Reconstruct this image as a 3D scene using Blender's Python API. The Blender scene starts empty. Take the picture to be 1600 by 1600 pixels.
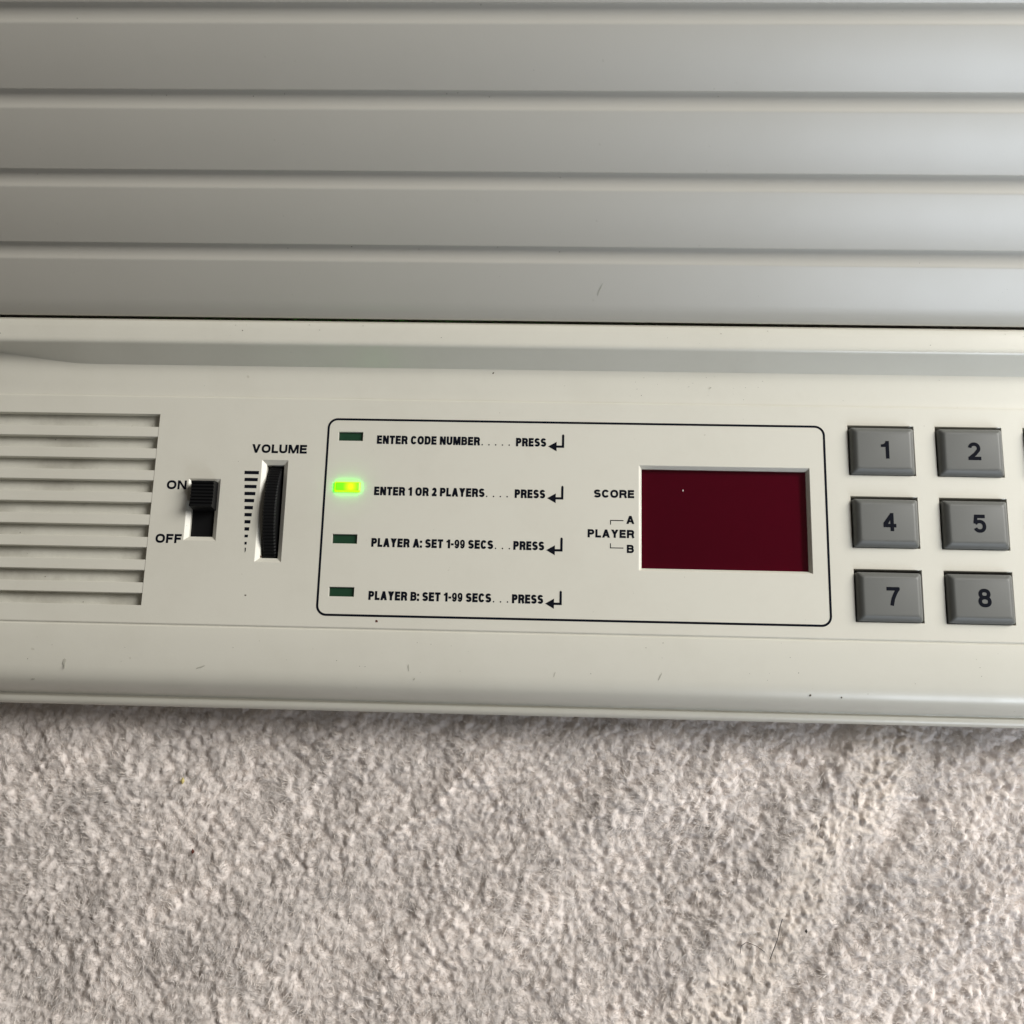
import bpy, math, random
import numpy as np
from mathutils import Vector

# ---------------------------------------------------------------- basics
sc = bpy.context.scene
col = sc.collection
MM = 0.001
H0 = 20.0          # height of the control panel face above the carpet, mm
rad = math.radians

# ---------------------------------------------------------------- camera
cam_d = bpy.data.cameras.new("camera")
cam_d.sensor_width = 36.0
cam_d.lens = 36.0
cam_d.clip_start = 0.005
cam_d.clip_end = 50.0
cam_d.dof.use_dof = True
cam_d.dof.focus_distance = 0.252
cam_d.dof.aperture_fstop = 36.0
cam = bpy.data.objects.new("camera", cam_d)
col.objects.link(cam)
cam.location = (0, 0, (250 + H0) * MM)
cam.rotation_euler = (0.20918547, 0.02962667, 0.02541657)
sc.camera = cam

# ---------------------------------------------------------------- world, lamps, exposure
w = bpy.data.worlds.new("World")
sc.world = w
w.use_nodes = True
w.node_tree.nodes["Background"].inputs[0].default_value = (1.0, 0.91, 0.80, 1)
w.node_tree.nodes["Background"].inputs[1].default_value = 0.085

def area(name, loc, target, sx, sy, power, color, spread=180):
    d = bpy.data.lights.new(name, 'AREA')
    d.shape = 'RECTANGLE'; d.size = sx; d.size_y = sy
    d.energy = power; d.color = color; d.spread = rad(spread)
    o = bpy.data.objects.new(name, d); col.objects.link(o)
    o.location = loc
    o.rotation_euler = (Vector(target) - Vector(loc)).to_track_quat('-Z', 'Y').to_euler()
    return o
# the tall window beside the console, right of and beyond it
area("window_light", (1.05, 0.56, 0.82), (0.0, 0.03, 0.03), 0.75, 0.75, 27.0, (1.0, 0.98, 0.93))
# added cool lamp at the front right, narrow beam aimed aside to grade the slats
area("slat_gradient_light", (0.66, -0.84, 0.60), (0.345, 0.18, 0.07), 0.46, 0.46, 0.95, (0.80, 0.89, 1.0), 38)

sc.view_settings.view_transform = 'Standard'
sc.view_settings.look = 'None'
sc.view_settings.exposure = 0.0
sc.view_settings.gamma = 1.0
sc.render.resolution_x = 1024
sc.render.resolution_y = 1024

# ---------------------------------------------------------------- materials
def mat(name, base, rough=0.4, spec=0.5, metal=0.0, bump=None, dirt=None, coat=0.0):
    """bump = (scale per m, distance m, strength); dirt = (dirty colour, amount)"""
    m = bpy.data.materials.new(name); m.use_nodes = True
    nt = m.node_tree; N = nt.nodes; L = nt.links
    b = N["Principled BSDF"]
    b.inputs["Base Color"].default_value = (*base, 1)
    b.inputs["Roughness"].default_value = rough
    b.inputs["Specular IOR Level"].default_value = spec
    b.inputs["Metallic"].default_value = metal
    b.inputs["Coat Weight"].default_value = coat
    tc = N.new("ShaderNodeTexCoord")
    if bump:
        n = N.new("ShaderNodeTexNoise"); n.inputs["Scale"].default_value = bump[0]
        n.inputs["Detail"].default_value = 3
        bp = N.new("ShaderNodeBump"); bp.inputs["Distance"].default_value = bump[1]
        bp.inputs["Strength"].default_value = bump[2]
        L.new(tc.outputs["Object"], n.inputs["Vector"])
        L.new(n.outputs["Fac"], bp.inputs["Height"]); L.new(bp.outputs["Normal"], b.inputs["Normal"])
    if dirt:
        n1 = N.new("ShaderNodeTexNoise"); n1.inputs["Scale"].default_value = 34
        n1.inputs["Detail"].default_value = 7; n1.inputs["Roughness"].default_value = 0.68
        L.new(tc.outputs["Object"], n1.inputs["Vector"])
        cr = N.new("ShaderNodeMapRange"); cr.inputs[1].default_value = 0.46; cr.inputs[2].default_value = 0.78
        cr.inputs[3].default_value = 0.0; cr.inputs[4].default_value = dirt[1]
        L.new(n1.outputs["Fac"], cr.inputs[0])
        # sparse tiny specks
        n2 = N.new("ShaderNodeTexNoise"); n2.inputs["Scale"].default_value = 520
        n2.inputs["Detail"].default_value = 1
        L.new(tc.outputs["Object"], n2.inputs["Vector"])
        c2 = N.new("ShaderNodeMapRange"); c2.inputs[1].default_value = 0.795; c2.inputs[2].default_value = 0.83
        c2.inputs[3].default_value = 0.0; c2.inputs[4].default_value = dirt[2] if len(dirt) > 2 else 0.35
        L.new(n2.outputs["Fac"], c2.inputs[0])
        ad = N.new("ShaderNodeMath"); ad.operation = 'ADD'; ad.use_clamp = True
        L.new(cr.outputs[0], ad.inputs[0]); L.new(c2.outputs[0], ad.inputs[1])
        mx = N.new("ShaderNodeMix"); mx.data_type = 'RGBA'
        mx.inputs[6].default_value = (*base, 1); mx.inputs[7].default_value = (*dirt[0], 1)
        L.new(ad.outputs[0], mx.inputs[0]); L.new(mx.outputs[2], b.inputs["Base Color"])
        r = N.new("ShaderNodeMapRange"); r.inputs[1].default_value = 0.3; r.inputs[2].default_value = 0.75
        rv = dirt[3] if len(dirt) > 3 else 0.13
        r.inputs[3].default_value = rough - rv * 0.4; r.inputs[4].default_value = rough + rv * 0.6
        L.new(n1.outputs["Fac"], r.inputs[0]); L.new(r.outputs[0], b.inputs["Roughness"])
    return m

M_cream = mat("cream_plastic", (0.69, 0.67, 0.592), 0.33, 0.55, bump=(2600, 0.00003, 0.35), dirt=((0.40, 0.37, 0.29), 0.16))
M_slat = mat("grey_slat_plastic", (0.555, 0.532, 0.475), 0.42, 0.8, bump=(2200, 0.00003, 0.4), dirt=((0.38, 0.36, 0.30), 0.10, 0.3, 0.03))
M_black = mat("black_plastic", (0.005, 0.005, 0.0055), 0.55, 0.2, bump=(3000, 0.00002, 0.3))
M_dark = mat("dark_interior", (0.006, 0.006, 0.006), 0.8, 0.1)
M_ink = mat("navy_black_ink", (0.005, 0.006, 0.011), 0.65, 0.06)
M_key = mat("grey_key_plastic", (0.134, 0.136, 0.128), 0.46, 0.4, bump=(2600, 0.00003, 0.3), dirt=((0.10, 0.10, 0.09), 0.2))
M_led = mat("dark_green_lens", (0.014, 0.052, 0.026), 0.35, 0.4)
M_board = mat("display_board", (0.56, 0.07, 0.24), 0.7, 0.2)
M_grille = mat("grille_floor_plastic", (0.60, 0.59, 0.53), 0.55, 0.3, bump=(700, 0.0002, 0.35), dirt=((0.22, 0.20, 0.16), 0.75, 0.7))
M_stain = mat("grime", (0.10, 0.085, 0.06), 0.8, 0.2)
M_brown = mat("brown_grime", (0.10, 0.03, 0.02), 0.7, 0.2)
M_greyscuff = mat("grey_scuff", (0.44, 0.43, 0.37), 0.5, 0.3)
M_hair = mat("black_hair", (0.02, 0.017, 0.015), 0.5, 0.4)
M_yellow = mat("yellow_crumb", (0.62, 0.52, 0.22), 0.8, 0.2)

def emit(name, col_, s):
    m = bpy.data.materials.new(name); m.use_nodes = True
    b = m.node_tree.nodes["Principled BSDF"]
    b.inputs["Base Color"].default_value = (0.05, 0.3, 0.02, 1)
    b.inputs["Emission Color"].default_value = (*col_, 1); b.inputs["Emission Strength"].default_value = s
    b.inputs["Roughness"].default_value = 0.4
    return m
# lit lens: brighter over the diode that sits behind its right half
M_lit = emit("lit_green_lens", (0.18, 1.0, 0.0), 1.15)
nt = M_lit.node_tree; b = nt.nodes["Principled BSDF"]
tc = nt.nodes.new("ShaderNodeTexCoord"); mp = nt.nodes.new("ShaderNodeMapping")
gr = nt.nodes.new("ShaderNodeTexGradient"); gr.gradient_type = 'SPHERICAL'
mp.inputs["Location"].default_value = (-0.0009 / 0.0020, 0, 0); mp.inputs["Scale"].default_value = (1 / 0.0020, 1 / 0.0030, 1)
mxc = nt.nodes.new("ShaderNodeMix"); mxc.data_type = 'RGBA'
mxc.inputs[6].default_value = (0.17, 1.0, 0.0, 1); mxc.inputs[7].default_value = (1.0, 1.1, 0.0, 1)
nt.links.new(tc.outputs["Object"], mp.inputs[0]); nt.links.new(mp.outputs[0], gr.inputs[0])
nt.links.new(gr.outputs["Fac"], mxc.inputs[0]); nt.links.new(mxc.outputs[2], b.inputs["Emission Color"])
M_haloside = emit("lit_green_halo_rim", (0.045, 1.0, 0.0), 14.0)  # rim glow boosted far above the lens to stand for a halo

# tinted display pane: coloured see-through plastic with a gloss
M_pane = bpy.data.materials.new("red_display_pane"); M_pane.use_nodes = True
nt = M_pane.node_tree; N = nt.nodes; L = nt.links
N.remove(N["Principled BSDF"])
tr = N.new("ShaderNodeBsdfTransparent"); tr.inputs[0].default_value = (0.92, 0.50, 0.66, 1)
gl = N.new("ShaderNodeBsdfGlossy"); gl.inputs["Roughness"].default_value = 0.10
fr = N.new("ShaderNodeFresnel"); fr.inputs[0].default_value = 1.45
ms = N.new("ShaderNodeMixShader")
L.new(fr.outputs[0], ms.inputs[0]); L.new(tr.outputs[0], ms.inputs[1]); L.new(gl.outputs[0], ms.inputs[2])
L.new(ms.outputs[0], N["Material Output"].inputs[0])

# ---------------------------------------------------------------- object helpers
ROOT = Vector((0, 0.05, 0.0))
def link(name, me, parent=None, loc=(0, 0, 0)):
    o = bpy.data.objects.new(name, me); col.objects.link(o)
    o.location = loc
    if parent is not None: o.parent = parent
    return o

def mesh(name, V, F, m, smooth=False, mats=None, fm=None):
    """vertices in mm relative to the object's origin"""
    me = bpy.data.meshes.new(name)
    me.from_pydata([(x * MM, y * MM, z * MM) for x, y, z in V], [], F)
    if mats:
        for q in mats: me.materials.append(q)
        if fm: me.polygons.foreach_set("material_index", fm)
    else: me.materials.append(m)
    if smooth: me.polygons.foreach_set("use_smooth", [True] * len(F))
    me.update()
    return me

def part(name, V, F, m, parent, at=(0, 0, 0), smooth=False, label=None, **k):
    """a part of the console: V in panel millimetres relative to `at` (also panel mm)"""
    me = mesh(name, V, F, m, smooth, **k)
    p = parent
    loc = Vector((at[0] * MM, at[1] * MM, (at[2] + H0) * MM))
    q = p
    while q is not None:
        loc -= q.location; q = q.parent
    o = link(name, me, p, loc)
    if label: o["label"] = label
    return o

def smooth_angle(o, deg=35):
    me = o.data
    me.polygons.foreach_set("use_smooth", [True] * len(me.polygons))
    me.set_sharp_from_angle(angle=rad(deg))

def box(V, F, x0, x1, y0, y1, z0, z1):
    b = len(V)
    V += [(x0, y0, z0), (x1, y0, z0), (x1, y1, z0), (x0, y1, z0), (x0, y0, z1), (x1, y0, z1), (x1, y1, z1), (x0, y1, z1)]
    F += [(b, b+3, b+2, b+1), (b+4, b+5, b+6, b+7), (b, b+1, b+5, b+4), (b+1, b+2, b+6, b+5), (b+2, b+3, b+7, b+6), (b+3, b, b+4, b+7)]

def rings(V, F, levels, x0, x1, y0, y1, cap=True, down=True, r=0.0, n=1):
    """concentric rectangular rings: levels = [(inset, z)...]"""
    prev = None
    for ins, z in levels:
        b = len(V)
        a0, a1, c0, c1 = x0 + ins, x1 - ins, y0 + ins, y1 - ins
        if n == 1:
            P = [(a0, c0), (a1, c0), (a1, c1), (a0, c1)]
        else:
            P = []
            rr = max(0.02, r)
            for (cx, cy, s) in ((a1 - rr, c0 + rr, -90), (a1 - rr, c1 - rr, 0), (a0 + rr, c1 - rr, 90), (a0 + rr, c0 + rr, 180)):
                for i in range(n):
                    t = rad(s + 90 * i / (n - 1)); P.append((cx + rr * math.cos(t), cy + rr * math.sin(t)))
        V += [(px, py, z) for px, py in P]
        k = len(P)
        if prev is not None:
            for i in range(k):
                F.append((prev + i, prev + (i + 1) % k, b + (i + 1) % k, b + i))
        prev = b
    if cap: F.append(tuple(range(prev, prev + k)))

def extrude(V, F, prof, xs):
    """profile [(y, z)] or function x -> profile, swept along x"""
    f = prof if callable(prof) else (lambda x: prof)
    b = len(V); n = None
    for x in xs:
        p = f(x); n = len(p)
        V += [(x, y, z) for y, z in p]
    for i in range(len(xs) - 1):
        for j in range(n - 1):
            a = b + i * n + j
            F.append((a, a + n, a + n + 1, a + 1))

XL, XR = -178.0, 196.0

# ---------------------------------------------------------------- console root
console = bpy.data.objects.new("game_console", None); col.objects.link(console)
console.empty_display_size = 0.05
console.location = ROOT
console["label"] = "cream plastic electronic game console with grey slatted front and keypad lying on the carpet"
console["category"] = "game console"

# ---- control panel face with its openings
KX = [(75.0, 91.55), (96.68, 113.25), (118.4, 135.0)]
KY = [(63.85, 76.85), (45.5, 58.57), (27.25, 40.35)]
LEDX = (-53.55, -47.2); LEDY = [(70.6, 73.05), (57.3, 59.75), (44.02, 46.5), (30.75, 33.2)]
WIN = (22.8, 65.3, 38.75, 65.55)
SW = (-91.05, -82.8, 44.05, 60.1)
VOL = (-72.7, -65.9, 38.95, 65.3)
GR = (-172.0, -100.0, 27.5, 76.95)
holes = [(*WIN[:2], *WIN[2:]), SW, VOL, GR] + [(a, b, c, d) for a, b in KX for c, d in KY] + [(*LEDX, c, d) for c, d in LEDY]
PY0, PY1 = 23.35, 81.4
def panel_face():
    xs = sorted({XL, XR, *[h[0] for h in holes], *[h[1] for h in holes]})
    ys = sorted({PY0, PY1, *[h[2] for h in holes], *[h[3] for h in holes]})
    V = [(x, y, 0) for y in ys for x in xs]; F = []
    nx = len(xs)
    for j in range(len(ys) - 1):
        for i in range(nx - 1):
            cx, cy = (xs[i] + xs[i+1]) / 2, (ys[j] + ys[j+1]) / 2
            if any(h[0] < cx < h[1] and h[2] < cy < h[3] for h in holes): continue
            a = j * nx + i
            F.append((a, a + 1, a + nx + 1, a + nx))
    # walls of the openings
    rings(V, F, [(0, 0), (0.08, -0.03), (0.20, -0.13), (1.15, -0.86), (1.18, -3.5)], *SW, cap=False)
    rings(V, F, [(0, 0), (0.08, -0.03), (0.20, -0.13), (1.15, -0.86), (1.18, -4)], VOL[0], VOL[1], VOL[2], VOL[3], cap=False)
    rings(V, F, [(0, 0), (0.07, -0.03), (0.25, -0.25), (0.75, -1.1), (0.77, -4.6)], *WIN, cap=False)
    rings(V, F, [(0, 0), (0.06, -0.06), (0.08, -3.0)], *GR, cap=False)
    for a, b_ in KX:
        for c, d in KY: rings(V, F, [(0, 0), (0.10, -0.10), (0.12, -1.6), (0.12, -5)], a, b_, c, d, cap=False)
    for c, d in LEDY: rings(V, F, [(0, 0), (0.05, -0.05), (0.07, -1.2)], *LEDX, c, d, cap=False)
    return V, F
V, F = panel_face()
panel = part("control_panel", V, F, M_cream, console)

# dark cavities behind switch, wheel and keys
V, F = [], []
box(V, F, 70, 140, 24, 80, -6.5, -5.05)
part("keypad_board", V, F, M_dark, console)
V, F = [], []
box(V, F, -76, -62, 36, 68, -12, -9)
part("wheel_board", V, F, M_dark, console)

# ---- housing: front skirt, upper rim
def lower_prof():
    p = [(23.35, 0.0), (23.15, -0.06), (23.02, -0.30), (22.72, -0.34), (22.5, -0.12), (22.2, -0.10),
         (19.0, -0.25), (15.5, -0.55), (12.5, -0.95), (11.3, -1.25), (10.3, -1.62), (9.4, -2.1), (8.6, -2.7), (7.85, -3.5), (7.2, -4.4), (6.65, -5.4), (6.2, -6.6),
         (5.85, -8.0), (5.35, -8.2), (5.2, -7.8), (4.7, -7.72), (4.0, -7.9), (3.5, -8.4), (3.25, -9.3), (3.25, -11.6), (4.0, -12.3), (6.5, -12.8), (7.0, -H0 - 1.0)]
    return p
def upper_prof(x):
    t = min(1, max(0, (-119 - x) / 34)); t = t * t * (3 - 2 * t) * 0.9 + 0.1 * t
    yb = 90.3 + 3.1 * t
    zb = (yb - 90.3) * 0.35
    p = [(81.4, 0.0), (81.62, -0.05), (81.8, -0.32), (82.2, -0.36)]
    for k in (0.25, 0.5, 0.75, 0.93):
        y = 82.2 + (yb - 82.2) * k
        z = -0.36 + (0.2 + zb) * k
        p.append((y, z * 1.0))
    p += [(yb, zb - 0.05), (yb + 0.25 * (1 - t), zb + 0.3 * (1 - t))]
    p += [(93.75, 5.45), (94.0, 5.82), (94.35, 6.1), (94.8, 6.22), (95.4, 6.27), (98.0, 6.2), (99.85, 6.12), (100.0, 6.05), (100.08, 5.9), (100.1, 4.6), (101.0, 4.6), (101.0, 0.0)]
    return p
xs = sorted({XL, XR, *np.arange(-176, -112, 3.0).tolist(), -60, 0, 60, 120})
V, F = [], []
extrude(V, F, lower_prof(), xs[::-1])
o = part("front_skirt", V, F, M_cream, console); smooth_angle(o, 40)
V, F = [], []
extrude(V, F, upper_prof, xs)
o = part("upper_rim", V, F, M_cream, console); smooth_angle(o, 40)

# ---- slatted front: a plane rising at 43 degrees from the rim
AN = rad(43.0); CA, SA = math.cos(AN), math.sin(AN)
def sp(s, n): return (100.45 + s * CA - n * SA, 6.0 + s * SA + n * CA)
starts = [0.0, 19.75, 37.35, 55.2, 73.1, 91.0, 108.9, 126.8]
for k in range(7):
    s0 = starts[k]; s1 = starts[k + 1] - 4.1
    if k == 0:
        P = [(1.4, -3.6), (0.35, -2.2), (0.12, -1.6), (0.35, -1.25), (1.3, -0.85), (2.4, -0.45), (3.8, -0.15), (5.5, 0.0)]
    else:
        P = [(s0, -1.75), (s0 + 0.02, -0.22), (s0 + 0.10, -0.06), (s0 + 0.28, 0.0)]
    P += [(s1 - 0.35, 0.0), (s1 - 0.05, -0.03), (s1 + 0.15, -0.10), (s1 + 0.45, -0.28), (s1 + 1.0, -0.56), (s1 + 1.8, -0.86), (s1 + 2.7, -1.12), (s1 + 3.4, -1.32), (s1 + 4.25, -1.45)]
    V, F = [], []
    y0_, z0_ = sp(s0, 0)
    extrude(V, F, [(sp(s, n)[0] - y0_, sp(s, n)[1] - z0_) for s, n in P], [XL + 3, -100, 0, 100, XR - 3])
    o = part("slat", V, F, M_slat, console, at=(0, y0_, z0_)); smooth_angle(o, 38)
# frame round the slats and closed back
yt, zt = sp(122.7, 0.6)
V, F = [], []
extrude(V, F, [sp(122.8, -2.5), sp(122.8, 0.4), sp(123.2, 0.8), sp(131, 0.8), sp(134, -1.0), (sp(134, -1)[0] + 6, sp(134, -1)[1] - 8), (sp(134, -1)[0] + 8, -H0 - 1.0)], [XL, XR])
o = part("back_shell", V, F, M_cream, console); smooth_angle(o, 30)
yb_, zb_ = sp(134, -1.0)
for x0, x1 in ((XL - 3, XL + 2.95), (XR - 2.95, XR + 3)):
    prof = [(7.2, -H0 - 1.0), (7.2, -12.5), (3.3, -11.6), (3.3, -9.3), (4.7, -7.8), (6.3, -5.9), (9, -3), (15.5, -1.1), (22.2, -0.2)]
    prof2 = prof + [(81.4, -0.15), (92.5, 4.2), (94.4, 6.0), (99.8, 6.0), sp(2, 0.9), sp(131, 1.0), (yb_ + 1, zb_), (yb_ + 6, zb_ - 8), (yb_ + 8, -H0 - 1.0)]
    V = [(x0, y, z) for y, z in prof2] + [(x1, y, z) for y, z in prof2]; n = len(prof2)
    F = [tuple(range(n))[::-1], tuple(range(n, 2 * n))] + [(i, (i + 1) % n, n + (i + 1) % n, n + i) for i in range(n)]
    part("side_panel", V, F, M_cream, console)

# ---- speaker grille: recessed floor and eight bars
gp = 5.757
V, F = [], []
xs_ = np.linspace(GR[0], GR[1], 60); ys_ = np.linspace(GR[2], GR[3], 40)
rng = random.Random(3)
for y in ys_:
    for x in xs_: V.append((x, y, -2.0 + rng.uniform(-0.05, 0.05)))
for j in range(39):
    for i in range(59):
        a = j * 60 + i; F.append((a, a + 1, a + 61, a + 60))
o = part("grille_floor", V, F, M_grille, console, smooth=True)
for k in range(8):
    yt_ = 73.55 - gp * k
    V, F = [], []
    y0, y1 = -2.68, 0
    P = [(y0 + 0.02, -2.9), (y0, -0.22), (y0 + 0.10, -0.10), (y1 - 0.10, -0.08), (y1, -0.2), (y1 - 0.02, -2.9)]
    extrude(V, F, P, [0, GR[1] - GR[0] - 0.16])
    part("grille_bar", V, F, M_cream, console, at=(GR[0] + 0.08, yt_, 0))

# ---- power switch
sw = part("power_switch", *(lambda V, F: (box(V, F, -3.0, 3.0, -7.05, 7.05, -1.0, -0.3), (V, F))[1])([], []), M_black, console, at=(-86.93, 52.1, -1.4))
V, F = [], []
P = [(-0.15, -3.2), (0.0, 0.4)]
nr = 8
for i in range(nr):                      # ridged, slightly dished top
    y = 0.15 + i * 0.86
    d = 0.55 * (1 - ((y - 3.4) / 3.4) ** 2)
    P += [(y, 2.2 - d + 0.0), (y + 0.22, 2.50 - d), (y + 0.55, 2.48 - d), (y + 0.72, 2.2 - d)]
P += [(7.1, 0.4), (7.15, -3.2)]
extrude(V, F, P, [-2.85, 2.85][::-1])
n = len(P)
F += [tuple(range(n)), tuple(range(n, 2 * n))[::-1]]
part("knob", V, F, M_black, sw, at=(-86.4, 52.0, 0.85))

# ---- volume wheel
V, F = [], []
R0, T = 20.0, 1.65; teeth = 150
for i in range(teeth * 4):
    a = 2 * math.pi * i / (teeth * 4)
    r = R0 if i % 4 in (0, 1) else R0 - 0.2
    for x, dr in ((-T, -0.35), (-T + 0.35, 0), (T - 0.35, 0), (T, -0.35)):
        V.append((x, (r + dr) * math.cos(a), (r + dr) * math.sin(a)))
nn = teeth * 4
for i in range(nn):
    j = (i + 1) % nn
    for k in range(3): F.append((i*4 + k, i*4 + k + 1, j*4 + k + 1, j*4 + k))
F.append(tuple(i * 4 for i in range(nn))); F.append(tuple(i * 4 + 3 for i in range(nn))[::-1])
part("volume_wheel", V, F, M_black, console, at=(-69.35, 52.0, -17.9))

# ---- indicator lights
for k, (c, d) in enumerate(LEDY):
    V, F = [], []
    cx, cy = (LEDX[0] + LEDX[1]) / 2, (c + d) / 2
    hw, hh = (LEDX[1] - LEDX[0]) / 2 - 0.1, (d - c) / 2 - 0.1
    if k != 1:
        rings(V, F, [(0, -1.4), (0, -0.78), (0.15, -0.62), (0.5, -0.58)], -hw, hw, -hh, hh)
        part("indicator_light", V, F, M_led, console, at=(cx, cy, 0), label="unlit dark green indicator light")
    else:
        rings(V, F, [(0.0, -1.4), (-0.12, 0.04), (-0.22, 0.10), (-0.12, 0.45), (0.15, 0.66), (0.5, 0.76)], -hw, hw, -hh, hh, r=0.3, n=5)  # lens swollen past its slot to widen the glow halo
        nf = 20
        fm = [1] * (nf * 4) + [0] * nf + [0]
        part("indicator_light", V, F, None, console, at=(cx, cy, 0), label="lit bright green indicator light", mats=[M_lit, M_haloside], fm=fm)

# ---- score display
V, F = [], []
x0, x1, y0, y1 = WIN[0] + 0.78, WIN[1] - 0.78, WIN[2] + 0.78, WIN[3] - 0.78
box(V, F, x0, x1, y0, y1, -1.62, -1.42)
disp = part("display_window", V, F, M_pane, console, at=(0, 0, 0))
V, F = [], []
box(V, F, x0 - 0.6, x1 + 0.6, y0 - 0.6, y1 + 0.6, -3.2, -2.6)
part("display_board", V, F, M_board, disp)

# ---------------------------------------------------------------- lettering
def sarc(cx, cy, rx, ry, a0, a1, n=14, p=2.25):
    out = []
    for i in range(n + 1):
        a = rad(a0 + (a1 - a0) * i / n); c, s = math.cos(a), math.sin(a)
        out.append((cx + rx * math.copysign(abs(c) ** (2 / p), c), cy + ry * math.copysign(abs(s) ** (2 / p), s)))
    return out

def stroke(V, F, pts, t, z, closed=False, cap=True):
    P = [Vector(p) for p in pts]
    Q = [P[0]]
    for p in P[1:]:
        if (p - Q[-1]).length > 1e-4: Q.append(p)
    if closed and (Q[0] - Q[-1]).length < 1e-4: Q.pop()
    P = Q; n = len(P)
    if not closed and cap:
        P[0] = P[0] + (P[0] - P[1]).normalized() * t / 2
        P[-1] = P[-1] + (P[-1] - P[-2]).normalized() * t / 2
    b = len(V)
    for i in range(n):
        if closed: d0 = (P[i] - P[i-1]).normalized(); d1 = (P[(i+1) % n] - P[i]).normalized()
        else:
            d0 = (P[i] - P[i-1]).normalized() if i else (P[1] - P[0]).normalized()
            d1 = (P[i+1] - P[i]).normalized() if i < n - 1 else d0
        m = (d0 + d1); m = m.normalized() if m.length > 1e-6 else d0
        nrm = Vector((-m.y, m.x)); k = max(0.45, m.dot(d0))
        q = nrm * (t / 2 / k)
        V.append((P[i].x + q.x, P[i].y + q.y, z)); V.append((P[i].x - q.x, P[i].y - q.y, z))
    for i in range(n if closed else n - 1):
        j = (i + 1) % n
        F.append((b + 2*i, b + 2*i + 1, b + 2*j + 1, b + 2*j))

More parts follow.
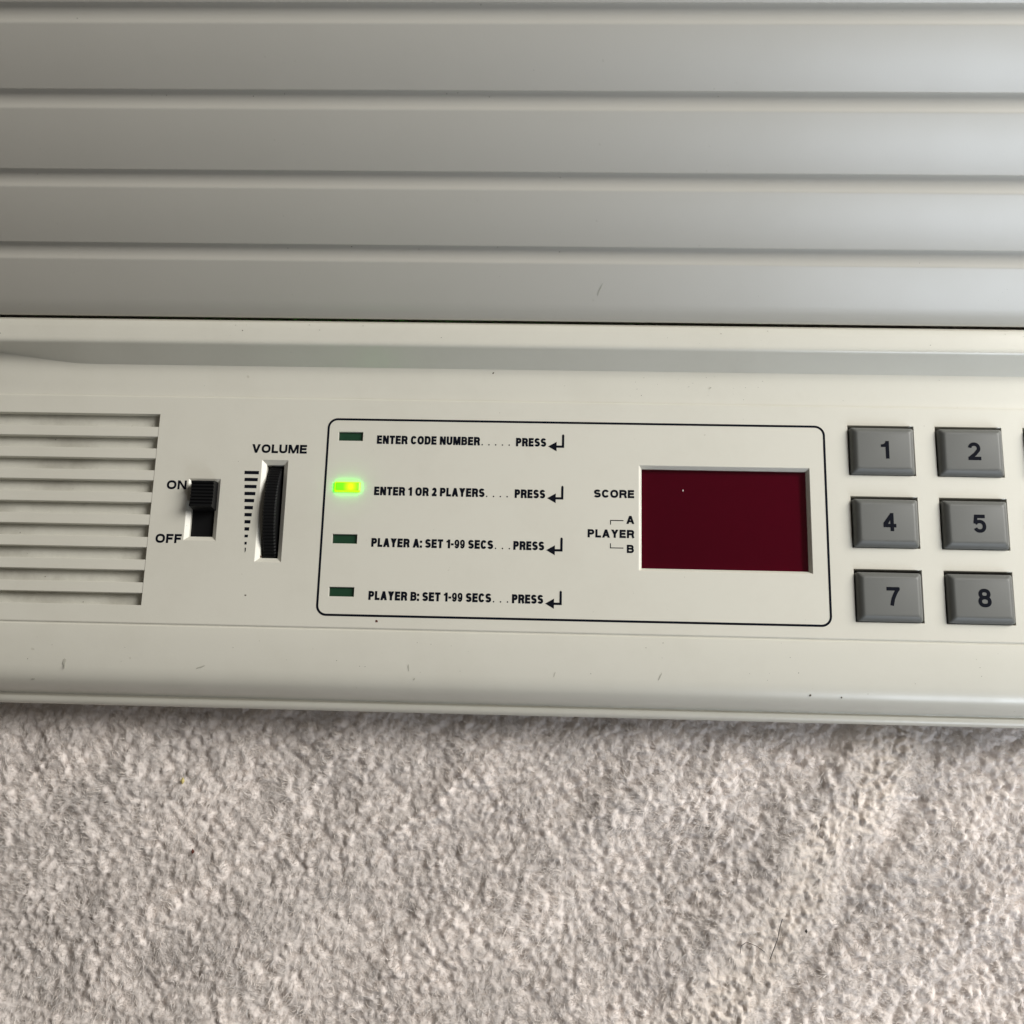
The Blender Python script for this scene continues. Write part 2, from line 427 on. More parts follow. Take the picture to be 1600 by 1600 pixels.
WID = {'M': .92, 'O': .80, 'C': .73, 'D': .74, 'U': .72, 'N': .74, 'V': .76, 'A': .80, 'Y': .76, 'R': .74, 'B': .72, 'S': .70, 'P': .68,
       'E': .64, 'F': .60, 'L': .58, 'T': .66, '1': .46, '2': .58, '4': .62, '5': .58, '7': .56, '8': .58, '9': .58, ':': .2, '-': .34, ' ': .22}
def glyph(c, w, h, t):
    """-> strokes (polylines, closed) in mm and polygons in mm"""
    def m(p): return [(t/2 + u * (w - t), t/2 + v * (h - t)) for u, v in p]
    S, P = [], []
    td = t * 1.12
    if c in 'OQ': S.append((m(sarc(.5, .5, .5, .5, 0, 360, 36, 2.35))[:-1], True))
    elif c == 'C': S.append((m(sarc(.5, .5, .5, .5, 31, 329, 30, 2.35)), False, False))
    elif c == 'D': S.append((m([(0, 0), (0, 1), (.5, 1)] + sarc(.45, .5, .55, .5, 90, -90, 20, 2.5) + [(.4, 0)]), True))
    elif c == 'E': S += [(m([(0, 0), (0, 1)]), False), (m([(0, 1), (.97, 1)]), False), (m([(0, .52), (.9, .52)]), False), (m([(0, 0), (1, 0)]), False)]
    elif c == 'F': S += [(m([(0, 0), (0, 1)]), False), (m([(0, 1), (1, 1)]), False), (m([(0, .5), (.85, .5)]), False)]
    elif c == 'L': S += [(m([(0, 1), (0, 0)]), False), (m([(0, 0), (1, 0)]), False)]
    elif c == 'T': S += [(m([(0, 1), (1, 1)]), False), (m([(.5, 1), (.5, 0)]), False)]
    elif c in 'PR':
        S += [(m([(0, 0), (0, 1)]), False), (m([(0, 1), (.5, 1)] + sarc(.55, .735, .45, .265, 90, -90, 14, 2.4) + [(0, .47)]), False)]
        if c == 'R': S.append((m([(.55, .47), (.78, .44), (.9, .34), (.93, .16), (1.0, 0)]), False))
    elif c == 'B':
        S += [(m([(0, 0), (0, 1)]), False), (m([(0, 1), (.45, 1)] + sarc(.52, .765, .42, .235, 90, -90, 12, 2.4) + [(0, .53)]), False),
              (m([(.45, .53)] + sarc(.55, .265, .45, .265, 90, -90, 12, 2.4) + [(0, 0)]), False)]
    elif c == 'U': S.append((m([(0, 1)] + sarc(.5, .36, .5, .36, 180, 360, 18, 2.4) + [(1, 1)]), False))
    elif c == 'S': S.append((m(sarc(.5, .755, .47, .245, 18, 262, 18, 2.2) + [(.6, .47)] + sarc(.5, .255, .5, .255, 70, -163, 18, 2.2)), False, False))
    elif c == 'Y':
        P += [[(0, h), (td * 1.1, h), (w/2 + t/2, h * .42), (w/2 - t/2, h * .42)], [(w, h), (w - td * 1.1, h), (w/2 - t/2, h * .42), (w/2 + t/2, h * .42)]]
        S.append(([(w/2, h * .45), (w/2, t/2)], False))
    elif c == 'V':
        P += [[(0, h), (td, h), (w/2 + td * .45, 0), (w/2 - td * .45, 0)], [(w, h), (w - td, h), (w/2 - td * .45, 0), (w/2 + td * .45, 0)]]
    elif c == 'A':
        P += [[(0, 0), (td, 0), (w/2 + td * .5, h), (w/2 - td * .5, h)], [(w, 0), (w - td, 0), (w/2 - td * .5, h), (w/2 + td * .5, h)]]
        P.append([(w * .22, h * .20), (w * .78, h * .20), (w * .74, h * .20 + t * .9), (w * .26, h * .20 + t * .9)])
    elif c == 'M':
        S += [(m([(0, 0), (0, 1)]), False), (m([(1, 0), (1, 1)]), False)]
        P += [[(0, h), (td * 1.25, h), (w/2 + td * .42, 0), (w/2 - td * .42, 0)], [(w, h), (w - td * 1.25, h), (w/2 - td * .42, 0), (w/2 + td * .42, 0)]]
    elif c == 'N':
        S += [(m([(0, 0), (0, 1)]), False), (m([(1, 0), (1, 1)]), False)]
        P.append([(0, h), (td, h), (w, 0), (w - td, 0)])
    elif c == '1':
        S.append((m([(1, 0), (1, 1)]), False))
        P.append([(0, h * .66), (w - t * .6, h * .66), (w - t * .6, h), (w - t * .85, h), (w - t * 1.25, h * .87), (w - t * 1.7, h * .82), (0, h * .80)])
    elif c == '2': S += [(m(sarc(.48, .70, .48, .30, 172, -22, 18, 2.1) + [(.55, .30), (.1, .08), (0.02, -.02)]), False, False), (m([(0, 0), (1, 0)]), False)]
    elif c == '4':
        S += [(m([(.74, 0), (.74, 1)]), False), (m([(0, .26), (1, .26)]), False)]
        P.append([(0, h * .24), (0, h * .24 + t * 1.1), (w * .58, h), (w * .74, h), (w * .74, h - t * .6), (t * .9, h * .24)])
    elif c == '5': S += [(m([(.95, 1), (.14, 1), (.03, .50)]), False, False), (m([(.03, .50), (.16, .58)] + sarc(.5, .325, .5, .325, 118, -158, 18, 2.2)), False, False), (m([(.2, 1), (.92, 1)]), False)]
    elif c == '7': S += [(m([(0, 1), (1, 1)]), False), (m([(1, .98), (.72, .68), (.48, .34), (.36, 0)]), False)]
    elif c == '8': S += [(m(sarc(.5, .765, .44, .235, 0, 360, 24))[:-1], True), (m(sarc(.5, .265, .5, .265, 0, 360, 24))[:-1], True)]
    elif c == '9': S += [(m(sarc(.5, .68, .5, .32, 0, 360, 24))[:-1], True), (m([(1, .70)] + sarc(.5, .42, .5, .42, 0, -152, 18, 2.2)), False, False)]
    elif c == ':': P += [[(w/2 - t/2, 0), (w/2 + t/2, 0), (w/2 + t/2, t), (w/2 - t/2, t)], [(w/2 - t/2, h*.55), (w/2 + t/2, h*.55), (w/2 + t/2, h*.55 + t), (w/2 - t/2, h*.55 + t)]]
    elif c == '-': P.append([(0, h * .34), (w, h * .34), (w, h * .34 + t * .9), (0, h * .34 + t * .9)])
    return S, P

ZP = 0.03
def add_text(V, F, s, x0, x1, yb, h, t, gap=0.13, z=ZP):
    tot = sum(WID[c] for c in s) + gap * (len(s) - 1)
    k = (x1 - x0) / tot
    x = x0; t0 = t
    for c in s:
        t = t0 * ({'9': .80, '8': .86, 'B': .92, 'M': .9, 'N': .95, 'A': .95}.get(c, 1) if h < 4 else 1)
        w_ = WID[c] * k
        S, P = glyph(c, w_, h, t) if c != ' ' else ([], [])
        dz = 0.0
        for st in S:
            pts = [(px + x, py + yb) for px, py in st[0]]
            stroke(V, F, pts, t, z + dz, st[1], st[2] if len(st) > 2 else True); dz += 0.004
        for p in P:
            b = len(V); V += [(px + x, py + yb, z + dz) for px, py in p]; F.append(tuple(range(b, b + len(p)))); dz += 0.004
        x += w_ + gap * k

def disc(V, F, x, y, r, z=ZP, n=10):
    b = len(V); V += [(x + r * math.cos(2*math.pi*i/n), y + r * math.sin(2*math.pi*i/n), z) for i in range(n)]; F.append(tuple(range(b, b + n)))

def quad(V, F, x0, x1, y0, y1, z=ZP):
    b = len(V); V += [(x0, y0, z), (x1, y0, z), (x1, y1, z), (x0, y1, z)]; F.append((b, b+1, b+2, b+3))

def lettering(fn, label):
    V, F = [], []
    fn(V, F)
    return part("lettering", V, F, M_ink, console, label=label)

def line_row(s, x1, yb, dots, label):
    def f(V, F):
        add_text(V, F, s, -43.6, x1, yb - 0.02, 2.22, 0.57, 0.09)
        for dx in dots: disc(V, F, dx, yb + 0.2, 0.19)
        add_text(V, F, "PRESS", -8.2, -0.55, yb - 0.08, 2.22, 0.57, 0.09)
        # return arrow
        b = len(V); V.extend([(-0.05, yb + 0.02, ZP), (2.1, yb - 1.22, ZP), (2.1, yb + 1.28, ZP)]); F.append((b, b+1, b+2))
        stroke(V, F, [(1.9, yb + 0.02), (3.72, yb + 0.02), (3.72, yb + 3.05)], 0.58, ZP + 0.004, cap=False)
        disc(V, F, 3.72, yb + 3.05, 0.21, ZP + 0.008)
    lettering(f, label)
sd = 1.71
line_row("ENTER CODE NUMBER", -17.35, 69.98, [-16.75 + sd*i for i in range(5)], "dark print reading ENTER CODE NUMBER PRESS with arrow")
line_row("ENTER 1 OR 2 PLAYERS", -15.75, 56.58, [-15.2 + sd*i for i in range(4)], "dark print reading ENTER 1 OR 2 PLAYERS PRESS with arrow")
line_row("PLAYER A: SET 1-99 SECS", -13.2, 43.4, [-12.6 + sd*i for i in range(3)], "dark print reading PLAYER A: SET 1-99 SECS PRESS with arrow")
line_row("PLAYER B: SET 1-99 SECS", -13.3, 30.12, [-12.7 + sd*i for i in range(3)], "dark print reading PLAYER B: SET 1-99 SECS PRESS with arrow")
lettering(lambda V, F: add_text(V, F, "VOLUME", -75.45, -61.35, 67.05, 2.28, 0.565, 0.10), "dark print reading VOLUME")
lettering(lambda V, F: add_text(V, F, "ON", -96.5, -91.45, 57.15, 2.32, 0.56, 0.10), "dark print reading ON")
lettering(lambda V, F: add_text(V, F, "OFF", -98.05, -91.45, 43.3, 2.32, 0.56, 0.10), "dark print reading OFF")
lettering(lambda V, F: add_text(V, F, "SCORE", 11.6, 21.65, 56.98, 2.07, 0.54, 0.11), "dark print reading SCORE")
def pl(V, F):
    add_text(V, F, "PLAYER", 10.15, 21.65, 46.83, 2.07, 0.54, 0.11)
    add_text(V, F, "A", 19.7, 21.7, 50.42, 2.05, 0.54)
    add_text(V, F, "B", 19.85, 21.6, 43.1, 2.05, 0.54)
    stroke(V, F, [(19.0, 51.22), (15.8, 51.22), (15.8, 50.15)], 0.22, ZP, cap=False)
    stroke(V, F, [(19.0, 44.3), (15.8, 44.3), (15.8, 45.45)], 0.22, ZP, cap=False)
lettering(pl, "dark print reading PLAYER bracketed to A and B")
def vb(V, F):
    for i in range(11):
        y = 61.85 - 1.82 * i; wd = 3.7 * (1 - i / 11.8); hh = 0.43 if i < 9 else 0.34
        xl = -76.9 + 0.145 * i
        quad(V, F, xl, xl + wd, y - hh, y + hh)
    b = len(V); V.extend([(-75.3, 42.5, ZP), (-75.0, 42.5, ZP), (-74.98, 41.7, ZP), (-75.2, 41.2, ZP)]); F.append((b, b+1, b+2, b+3))
o = lettering(vb, "tapering column of dark volume bars"); o.name = "volume_scale"
def frame_line(V, F):
    x0, x1, y0, y1, r = -56.15, 69.15, 26.2, 76.3, 2.3
    pts = []
    for cx, cy, s in ((x1 - r, y0 + r, -90), (x1 - r, y1 - r, 0), (x0 + r, y1 - r, 90), (x0 + r, y0 + r, 180)):
        for i in range(9):
            t = rad(s + 90 * i / 8); pts.append((cx + r * math.cos(t), cy + r * math.sin(t)))
    stroke(V, F, pts, 0.56, ZP, closed=True)
o = lettering(frame_line, "thin dark rounded outline around instructions and display"); o.name = "printed_outline"

# ---------------------------------------------------------------- keys
kw, kh = 16.55 - 0.8, 13.05 - 1.0
V, F = [], []
rings(V, F, [(0, -4.0), (0, 0.25), (0.12, 0.75), (0.55, 1.35), (1.05, 1.75), (1.3, 1.9), (1.6, 1.95)], -kw/2, kw/2, -kh/2, kh/2, r=0.55, n=6)
key_me = mesh("key", V, F, M_key, True); key_me.set_sharp_from_angle(angle=rad(50))
digits = {(0, 0): '1', (1, 0): '2', (0, 1): '4', (1, 1): '5', (0, 2): '7', (1, 2): '8'}
kr = random.Random(5)
for i, (a, b_) in enumerate(KX):
    for j, (c, d) in enumerate(KY):
        cx, cy = (a + b_) / 2, (c + d) / 2 - 0.30
        z = kr.uniform(-0.15, 0.1)
        k = link("key", key_me, console, Vector((cx * MM, cy * MM, (z + H0) * MM)) - ROOT)
        k.rotation_euler = (rad(kr.uniform(-1.1, 1.1)), rad(kr.uniform(-0.9, 0.9)), 0)
        s = digits.get((i, j))
        if s:
            k["label"] = "grey key printed with the digit " + s
            V, F = [], []
            ww = 2.0 if s == '1' else 3.1
            x0 = -ww / 2 + (0.45 if s != '1' else 0.25)
            add_text(V, F, s, x0, x0 + ww, -2.25, 4.5, 0.86, z=1.99)
            dg = link("digit", mesh("digit", V, F, M_ink), k, (0, 0, 0))

# ---------------------------------------------------------------- scuffs on the console
def blob(name, x, y, z, rx, ry, ang, m, label, seed, hgt=0.02, tilt=None):
    rr = random.Random(seed); V, F = [], []
    n = 11; V.append((0, 0, hgt))
    for i in range(n):
        t = 2 * math.pi * i / n; k = rr.uniform(0.6, 1.15)
        px, py = rx * k * math.cos(t), ry * k * math.sin(t)
        V.append((px * math.cos(ang) - py * math.sin(ang), px * math.sin(ang) + py * math.cos(ang), 0.0))
    for i in range(n): F.append((0, 1 + i, 1 + (i + 1) % n))
    o = part(name, V, F, m, console, at=(x, y, z), label=label, smooth=True)
    if tilt: o.rotation_euler = (tilt, 0, 0)
blob("scuff", -141.5, 95.9, 6.28, 0.42, 0.28, 0.4, M_stain, "dark fleck on the rim", 1, 0.2)
blob("scuff", -74.2, 30.6, 0.02, 0.24, 0.24, 0, M_stain, "dark fleck under the volume wheel", 2, 0.1)
blob("scuff", -41.3, 24.9, 0.02, 0.42, 0.36, 0, M_brown, "brown spot below the printed outline", 3, 0.15)
blob("scuff", -14.5, 89.4, -0.1, 0.32, 0.22, 0.6, M_stain, "dark fleck below the rim", 4, 0.15)
blob("scuff", 41.0, 86.2, -0.05, 0.3, 0.15, 0.8, M_greyscuff, None, 5, 0.05)
blob("scuff", 35.5, 86.4, -0.05, 0.22, 0.10, 0.2, M_greyscuff, None, 6, 0.05)
blob("scuff", -78.5, 97.6, 6.25, 0.2, 0.15, 0, M_stain, None, 7, 0.1)
blob("scuff", -71.5, 40.5, -1.0, 0.35, 0.28, 0, M_brown, "rusty spot in the corner of the volume slot", 8, 0.1)
blob("scuff", -118, 13.6, -0.77, 0.45, 2.2, 0.05, M_greyscuff, "faint grey smear on the front skirt", 9, 0.05)
blob("scuff", -84, 12.8, -0.86, 1.3, 0.22, 0.35, M_greyscuff, None, 10, 0.05, rad(8))
blob("scuff", -33, 13.8, -0.74, 0.2, 0.9, 0.1, M_greyscuff, None, 11, 0.05, rad(8))
blob("scuff", 28, 13.2, -0.80, 0.18, 1.1, -0.4, M_greyscuff, None, 12, 0.05, rad(8))
blob("scuff", 64, 9.6, -1.90, 0.35, 0.3, 0, M_stain, None, 13, 0.05, rad(22))
y_, z_ = sp(9.0, 0.03)
blob("scuff", -31.5, 11.2, -1.22, 0.16, 0.3, -0.5, M_greyscuff, None, 15, 0.04, rad(12))
blob("scuff", 2.5, 13.0, -0.84, 0.14, 0.9, -0.3, mat("faint_scuff", (0.50, 0.48, 0.41), 0.5, 0.3), None, 16, 0.03, rad(8))
blob("scuff", -126, 9.0, -2.25, 0.5, 0.2, 0.1, M_greyscuff, None, 17, 0.05, rad(25))
blob("scuff", 71.5, 9.3, -2.1, 0.22, 0.3, 0.3, M_stain, None, 18, 0.04, rad(24))
blob("scuff", 12.0, y_, z_, 0.25, 1.9, -0.35, M_greyscuff, "faint scratch on the lowest slat", 14, 0.04, AN)

# fine dust and flecks lodged in the grooves, on the rim and on the skirt
fr_ = random.Random(77); V, F = [], []
def fleck(x, y, z, r, ny, nz):
    b = len(V); n = 5; ty, tz = nz, -ny
    V.append((x + 0, y + ny * r * .5, z + nz * r * .5)); a0 = fr_.uniform(0, 6.28); e = fr_.uniform(.5, 1.6)
    for i in range(n):
        t = a0 + 2 * math.pi * i / n; k = r * fr_.uniform(.6, 1.1); q = k * math.sin(t) / e
        V.append((x + k * e * math.cos(t), y + ty * q, z + tz * q))
    for i in range(n): F.append((b, b + 1 + i, b + 1 + (i + 1) % n))
for i in range(60):
    k = fr_.randrange(1, 5); q = fr_.uniform(0.3, 3.8)
    y, z = sp(starts[k] - q, -0.45 if q > 3.2 else -1.05); fleck(fr_.uniform(-165, 150), y, z, fr_.uniform(.05, .15), -SA, CA)
for i in range(26):
    k = fr_.randrange(0, 5); y, z = sp(starts[k] + fr_.uniform(4, 13), 0.01); fleck(fr_.uniform(-165, 150), y, z, fr_.uniform(.04, .09), -SA, CA)
for i in range(22): fleck(fr_.uniform(-165, 150), fr_.uniform(95.5, 99.5), 6.27, fr_.uniform(.05, .13), 0, 1)
for i in range(26): fleck(fr_.uniform(20, 60) if i < 14 else fr_.uniform(-165, 150), fr_.uniform(83, 89.5), -0.12, fr_.uniform(.05, .12), 0, 1)
for i in range(44):
    y = fr_.uniform(12.6, 22); z = float(np.interp(y, [12.5, 15.5, 19.0, 22.2], [-0.95, -0.55, -0.25, -0.10])) + 0.015
    fleck(fr_.uniform(-165, 150), y, z, fr_.uniform(.05, .13), 0, 1)
for i in range(30): fleck(fr_.uniform(GR[0], GR[1]), fr_.uniform(GR[2], GR[3]), -1.93, fr_.uniform(.08, .22), 0, 1)
for i in range(30): fleck(fr_.uniform(-98, 140), fr_.uniform(24, 81), 0.0, fr_.uniform(.04, .09), 0, 1)
o = part("dust_flecks", V, F, M_stain, console); o["kind"] = "stuff"
blob("lint", 34.0, 59.5, -1.40, 0.14, 0.30, 0.3, mat("white_lint", (0.7, 0.66, 0.62), 0.8, 0.2), "pale lint speck on the display window", 21, 0.05)

# ---------------------------------------------------------------- carpet
rng = np.random.default_rng(11)
def hash2(ix, iy, k):
    h = (ix.astype(np.int64) * 374761393 + iy.astype(np.int64) * 668265263 + k * 974634777) & 0x7fffffff
    h = (h ^ (h >> 13)) * 1274126177 & 0x7fffffff
    return ((h ^ (h >> 16)) & 0xffff) / 65535.0
def vnoise(x, y, k):
    ix, iy = np.floor(x), np.floor(y); fx, fy = x - ix, y - iy
    fx = fx * fx * (3 - 2 * fx); fy = fy * fy * (3 - 2 * fy)
    a = hash2(ix, iy, k); b = hash2(ix + 1, iy, k); c = hash2(ix, iy + 1, k); d = hash2(ix + 1, iy + 1, k)
    return a + (b - a) * fx + (c - a) * fy + (a - b - c + d) * fx * fy
def worley(x, y, k):
    ix, iy = np.floor(x), np.floor(y); best = np.full(x.shape, 9.0); hid = np.zeros(x.shape)
    for dx in (-1, 0, 1):
        for dy in (-1, 0, 1):
            jx, jy = ix + dx, iy + dy
            px = jx + 0.12 + 0.76 * hash2(jx, jy, k); py = jy + 0.12 + 0.76 * hash2(jx, jy, k + 1)
            d = np.hypot(px - x, py - y); hh = hash2(jx, jy, k + 2)
            d = d * (0.8 + 0.45 * hh)
            u = d < best; best = np.where(u, d, best); hid = np.where(u, hh, hid)
    return best, hid
def seam(x, y):     # crumpled diagonal seam at the right, distance weight 0..1
    # axis from (100, 2) to (52, -66)
    ax, ay, bx, by = 93.0, 2.0, 47.0, -60.0
    L_ = math.hypot(bx - ax, by - ay); nx, ny = -(by - ay) / L_, (bx - ax) / L_
    d = (x - ax) * nx + (y - ay) * ny + 5 * (vnoise(x / 14, y / 14, 91) - .5)
    return np.exp(-(d / 8.0) ** 2), d
def height(x, y):
    wx = x + 1.6 * (vnoise(x / 3.2, y / 3.2, 5) - .5) + 5 * (vnoise(x / 17, y / 17, 6) - .5)
    wy = y + 1.6 * (vnoise(x / 3.2, y / 3.2, 7) - .5) + 5 * (vnoise(x / 17, y / 17, 8) - .5)
    u, v = wx * .8 + wy * .6, -wx * .6 + wy * .8
    d, hid = worley(u / 3.1, v / 2.5, 21)
    bl = 1 - np.clip(d / 0.85, 0, 1) ** 1.9
    h = (1.0 + 0.65 * hid) * bl + 1.3 * (vnoise(u / 30, v / 9, 35) - .5) * 2 + 0.55 * (vnoise(x / 9, y / 9, 31) - .5) * 2 + 1.1 * (vnoise(x / 33, y / 33, 32) - .5) * 2
    s, sd_ = seam(x, y)
    wx2 = wx * .45 + wy * .89 + 2.4 * vnoise(x / 2.3, y / 2.3, 42); wy2 = -wx * .89 + wy * .45 + 2.4 * vnoise(x / 2.6, y / 2.6, 43)
    d2, hid2 = worley(wx2 / 2.2, wy2 / 1.9, 41)
    b2 = (1 - np.clip(d2 / .9, 0, 1) ** 1.8) * (0.5 + 0.9 * hid2)
    s2 = np.clip(s * (0.75 + 0.8 * vnoise(x / 7, y / 7, 95)) * 1.3 - 0.2, 0, 1)
    h = h * (1 - 0.75 * s2) + s2 * (1.35 * b2 + 0.7) + 1.9 * np.exp(-((sd_ + 9) / 4.5) ** 2) * vnoise(x / 12, y / 12, 96) * 1.6 - 1.5 * np.exp(-((sd_ - 10) / 3) ** 2) * vnoise(x / 10, y / 10, 97) * 1.6
    h += 0.38 * (vnoise(x / 0.8, y / 0.8, 51) - .5) * 2
    return h, hid, s2

def grid_mesh(name, x0, x1, y0, y1, step):
    xs = np.arange(x0, x1 + step * .5, step); ys = np.arange(y0, y1 + step * .5, step)
    X, Y = np.meshgrid(xs, ys); Hh, hid, s2 = height(X, Y)
    nx, ny = len(xs), len(ys)
    co = np.stack([X, Y, Hh], -1).reshape(-1, 3) * MM
    i = np.arange(nx - 1)[None, :] + np.arange(ny - 1)[:, None] * nx
    q = np.stack([i, i + 1, i + nx + 1, i + nx], -1).reshape(-1, 4)
    me = bpy.data.meshes.new(name)
    me.vertices.add(len(co)); me.vertices.foreach_set("co", co.ravel().astype(np.float32))
    me.loops.add(q.size); me.loops.foreach_set("vertex_index", q.ravel().astype(np.int32))
    me.polygons.add(len(q)); me.polygons.foreach_set("loop_start", np.arange(0, q.size, 4, dtype=np.int32))
    me.polygons.foreach_set("use_smooth", np.ones(len(q), dtype=bool))
    at = me.attributes.new("tone", 'FLOAT_COLOR', 'POINT')
    v = ((0.86 + 0.16 * hid) * (0.90 + 0.20 * vnoise((X * .8 + Y * .6) / 26, (-X * .6 + Y * .8) / 9, 77))).ravel(); s = s2.ravel()
    c = np.stack([v * (1 - .02 * s), v * (1 - .035 * s), v * (1 - .07 * s), np.ones_like(v)], -1)
    at.data.foreach_set("color", c.ravel().astype(np.float32))
    me.update(calc_edges=True)
    return me

def carpet_mat(name, base, rough, bumpy):
    m = bpy.data.materials.new(name); m.use_nodes = True
    nt = m.node_tree; N = nt.nodes; L = nt.links; b = N["Principled BSDF"]
    at = N.new("ShaderNodeAttribute"); at.attribute_name = "tone"
    mx = N.new("ShaderNodeMix"); mx.data_type = 'RGBA'; mx.blend_type = 'MULTIPLY'; mx.inputs[0].default_value = 1
    mx.inputs[6].default_value = (*base, 1); L.new(at.outputs["Color"], mx.inputs[7]); L.new(mx.outputs[2], b.inputs["Base Color"])
    b.inputs["Roughness"].default_value = rough; b.inputs["Specular IOR Level"].default_value = 0.25
    b.inputs["Sheen Weight"].default_value = 0.25; b.inputs["Sheen Roughness"].default_value = 0.5
    if bumpy:
        tc = N.new("ShaderNodeTexCoord"); n = N.new("ShaderNodeTexNoise"); n.inputs["Scale"].default_value = 1400; n.inputs["Detail"].default_value = 4
        bp = N.new("ShaderNodeBump"); bp.inputs["Distance"].default_value = 0.0004; bp.inputs["Strength"].default_value = 0.6
        L.new(tc.outputs["Object"], n.inputs[0]); L.new(n.outputs["Fac"], bp.inputs["Height"]); L.new(bp.outputs[0], b.inputs["Normal"])
    return m
M_carpet = carpet_mat("carpet_pile_base", (0.79, 0.725, 0.69), 0.9, True)
M_fibre = carpet_mat("carpet_fibre", (0.84, 0.785, 0.745), 0.6, False)

# the room's floor: one big carpet sheet lying just under the pile
me = grid_mesh("carpet", -1500, 1500, -1500, 1500, 12.0)
cz = np.empty(len(me.vertices) * 3, dtype=np.float32); me.vertices.foreach_get("co", cz); cz = cz.reshape(-1, 3)
inside = (abs(cz[:, 0]) < 0.28) & (cz[:, 1] > -0.22) & (cz[:, 1] < 0.30)
cz[:, 2] = np.where(inside, -0.0045, cz[:, 2] * 0.5)
me.vertices.foreach_set("co", cz.ravel()); me.materials.append(M_carpet)
fl = link("carpet", me); fl["kind"] = "structure"; fl["label"] = "pale grey beige cut pile carpet under the game console"

me = grid_mesh("carpet_pile", -185, 185, -130, 22, 0.42); me.materials.append(M_carpet)
tuf = link("carpet_tufts", me); tuf["kind"] = "stuff"; tuf["label"] = "lumpy tufts of pale grey beige carpet in front of the console"

def fibres(name, n, x0, x1, y0, y1, wid, lmin, lmax, seed, lean=1.0):
    r = np.random.default_rng(seed)
    x = r.uniform(x0, x1, n); y = r.uniform(y0, y1, n)
    h, hid, s2 = height(x, y)
    keep = r.uniform(0, 1, n) > s2 * 0.55
    x, y, h, hid, s2 = x[keep], y[keep], h[keep], hid[keep], s2[keep]; n = len(x)
    e = 0.25
    gx = (height(x + e, y)[0] - h) / e; gy = (height(x, y + e)[0] - h) / e
    flow = 2 * math.pi * (vnoise(x / 22, y / 22, 61)) * 1.1 + 2.6 + 2.2 * (hid - .5)
    a = flow + r.normal(0, 0.75, n)
    up = r.uniform(0.25, 1.0, n)
    d = np.stack([np.cos(a) * lean - gx * .35, np.sin(a) * lean - gy * .35, up], -1); d /= np.linalg.norm(d, axis=1)[:, None]
    Ls = r.uniform(lmin, lmax, n)[:, None]
    p0 = np.stack([x, y, h - 0.45], -1)
    bend = r.normal(0, .35, (n, 3)); bend[:, 2] = -abs(bend[:, 2]) * .8
    p1 = p0 + d * Ls * .5
    d2 = d + bend; d2 /= np.linalg.norm(d2, axis=1)[:, None]
    p2 = p1 + d2 * Ls * .5
    sd_ = np.cross(d, r.normal(0, 1, (n, 3)) + np.array([0, 0, 0.0])); sd_ /= np.linalg.norm(sd_, axis=1)[:, None]
    W = (wid * r.uniform(.6, 1.3, n))[:, None]
    V = np.stack([p0 - sd_*W, p0 + sd_*W, p1 - sd_*W*.9, p1 + sd_*W*.9, p2 - sd_*W*.35, p2 + sd_*W*.35], 1)
    co = V.reshape(-1, 3) * MM
    b = (np.arange(n) * 6)[:, None, None]
    q = (b + np.array([[0, 1, 3, 2], [2, 3, 5, 4]])[None]).reshape(-1)
    me = bpy.data.meshes.new(name)
    me.vertices.add(len(co)); me.vertices.foreach_set("co", co.ravel().astype(np.float32))
    me.loops.add(len(q)); me.loops.foreach_set("vertex_index", q.astype(np.int32))
    me.polygons.add(n * 2); me.polygons.foreach_set("loop_start", np.arange(0, len(q), 4, dtype=np.int32))
    me.polygons.foreach_set("use_smooth", np.ones(n * 2, dtype=bool))
    at = me.attributes.new("tone", 'FLOAT_COLOR', 'POINT')
    v = r.uniform(.80, 1.12, n) * (0.92 + .12 * hid) * (0.90 + 0.20 * vnoise((x * .8 + y * .6) / 26, (-x * .6 + y * .8) / 9, 77)); tint = r.normal(0, .02, n)
    c = np.stack([v * (1 + tint), v, v * (1 - tint), np.ones(n)], -1)
    at.data.foreach_set("color", np.repeat(c, 6, 0).ravel().astype(np.float32))
    me.update(calc_edges=True)
    me.materials.append(M_fibre)
    o = link(name, me); o["kind"] = "stuff"
    return o
o = fibres("carpet_fibres", 400000, -170, 165, -105, 20, 0.05, 1.1, 2.5, 7)
o["label"] = "fine pale fibres fuzzing the carpet in front of the console"

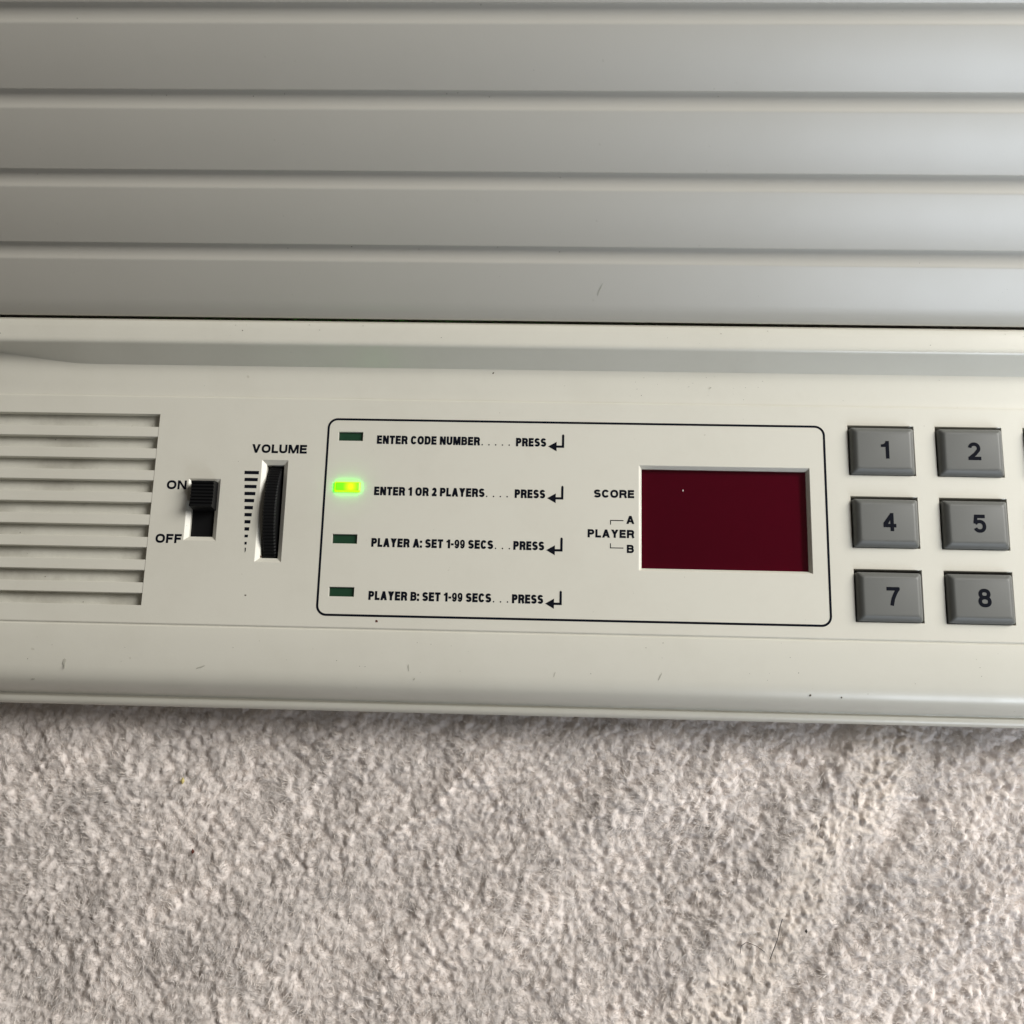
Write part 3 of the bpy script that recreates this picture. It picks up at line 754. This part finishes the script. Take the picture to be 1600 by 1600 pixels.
# ---------------------------------------------------------------- small litter on the carpet
def tube(name, pts, r, m, label, cat):
    V, F = [], []
    P = [Vector(p) for p in pts]; n = 5
    for i, p in enumerate(P):
        t = (P[min(i + 1, len(P) - 1)] - P[max(i - 1, 0)]).normalized()
        a = t.cross(Vector((0, 0, 1))).normalized(); b = t.cross(a)
        for k in range(n):
            an = 2 * math.pi * k / n; V.append(tuple(p + (a * math.cos(an) + b * math.sin(an)) * r))
    for i in range(len(P) - 1):
        for k in range(n): F.append((i*n + k, i*n + (k+1) % n, (i+1)*n + (k+1) % n, (i+1)*n + k))
    o = link(name, mesh(name, V, F, m, True)); o["label"] = label; o["category"] = cat
    return o
def hz(x, y): return float(height(np.array([x]), np.array([y]))[0][0])
def on(x, y, up): return (x, y, hz(x, y) + up)
def ontop(pts): return [on(x, y, u) for x, y, u in pts]
tube("hair", ontop([(59.1, -43.7, 1.0), (58.6, -45.6, 1.3), (57.9, -48.3, 1.2), (57.0, -51.2, 1.0), (56.2, -53.5, 0.7)]), 0.10, M_hair, "short straight black hair lying on the crumpled carpet seam at the lower right", "hair")
tube("hair", ontop([(48.8, -52.0, 0.5), (49.0, -50.2, 1.0), (50.4, -49.3, 1.2), (52.7, -50.1, 1.2), (54.9, -51.6, 0.8)]), 0.08, M_hair, "curled thin hair touching the left side of the straight black hair", "hair")
def crumb(x, y, r, m, label, seed):
    rr = random.Random(seed); V, F = [], []
    z = hz(x, y) + 0.6
    for (a, b, c) in ((1,0,0),(0,1,0),(-1,0,0),(0,-1,0),(0,0,1),(0,0,-1)):
        k = r * rr.uniform(.7, 1.2); V.append((a*k, b*k*1.5, c*k*.6))
    for i in range(4): F += [(i, (i+1) % 4, 4), ((i+1) % 4, i, 5)]
    o = link("crumb", mesh("crumb", V, F, m), None, (x*MM, y*MM, z*MM)); o["label"] = label; o["category"] = "crumb"
crumb(-92.3, -15.4, 0.65, M_yellow, "tiny yellow crumb on the carpet below the ON OFF switch", 1)
crumb(-88.2, -32.6, 0.5, M_brown, "tiny reddish brown seed on the carpet at the lower left", 2)
crumb(65.2, -46.6, 0.4, M_hair, "tiny black grit right of the hair on the carpet", 3)
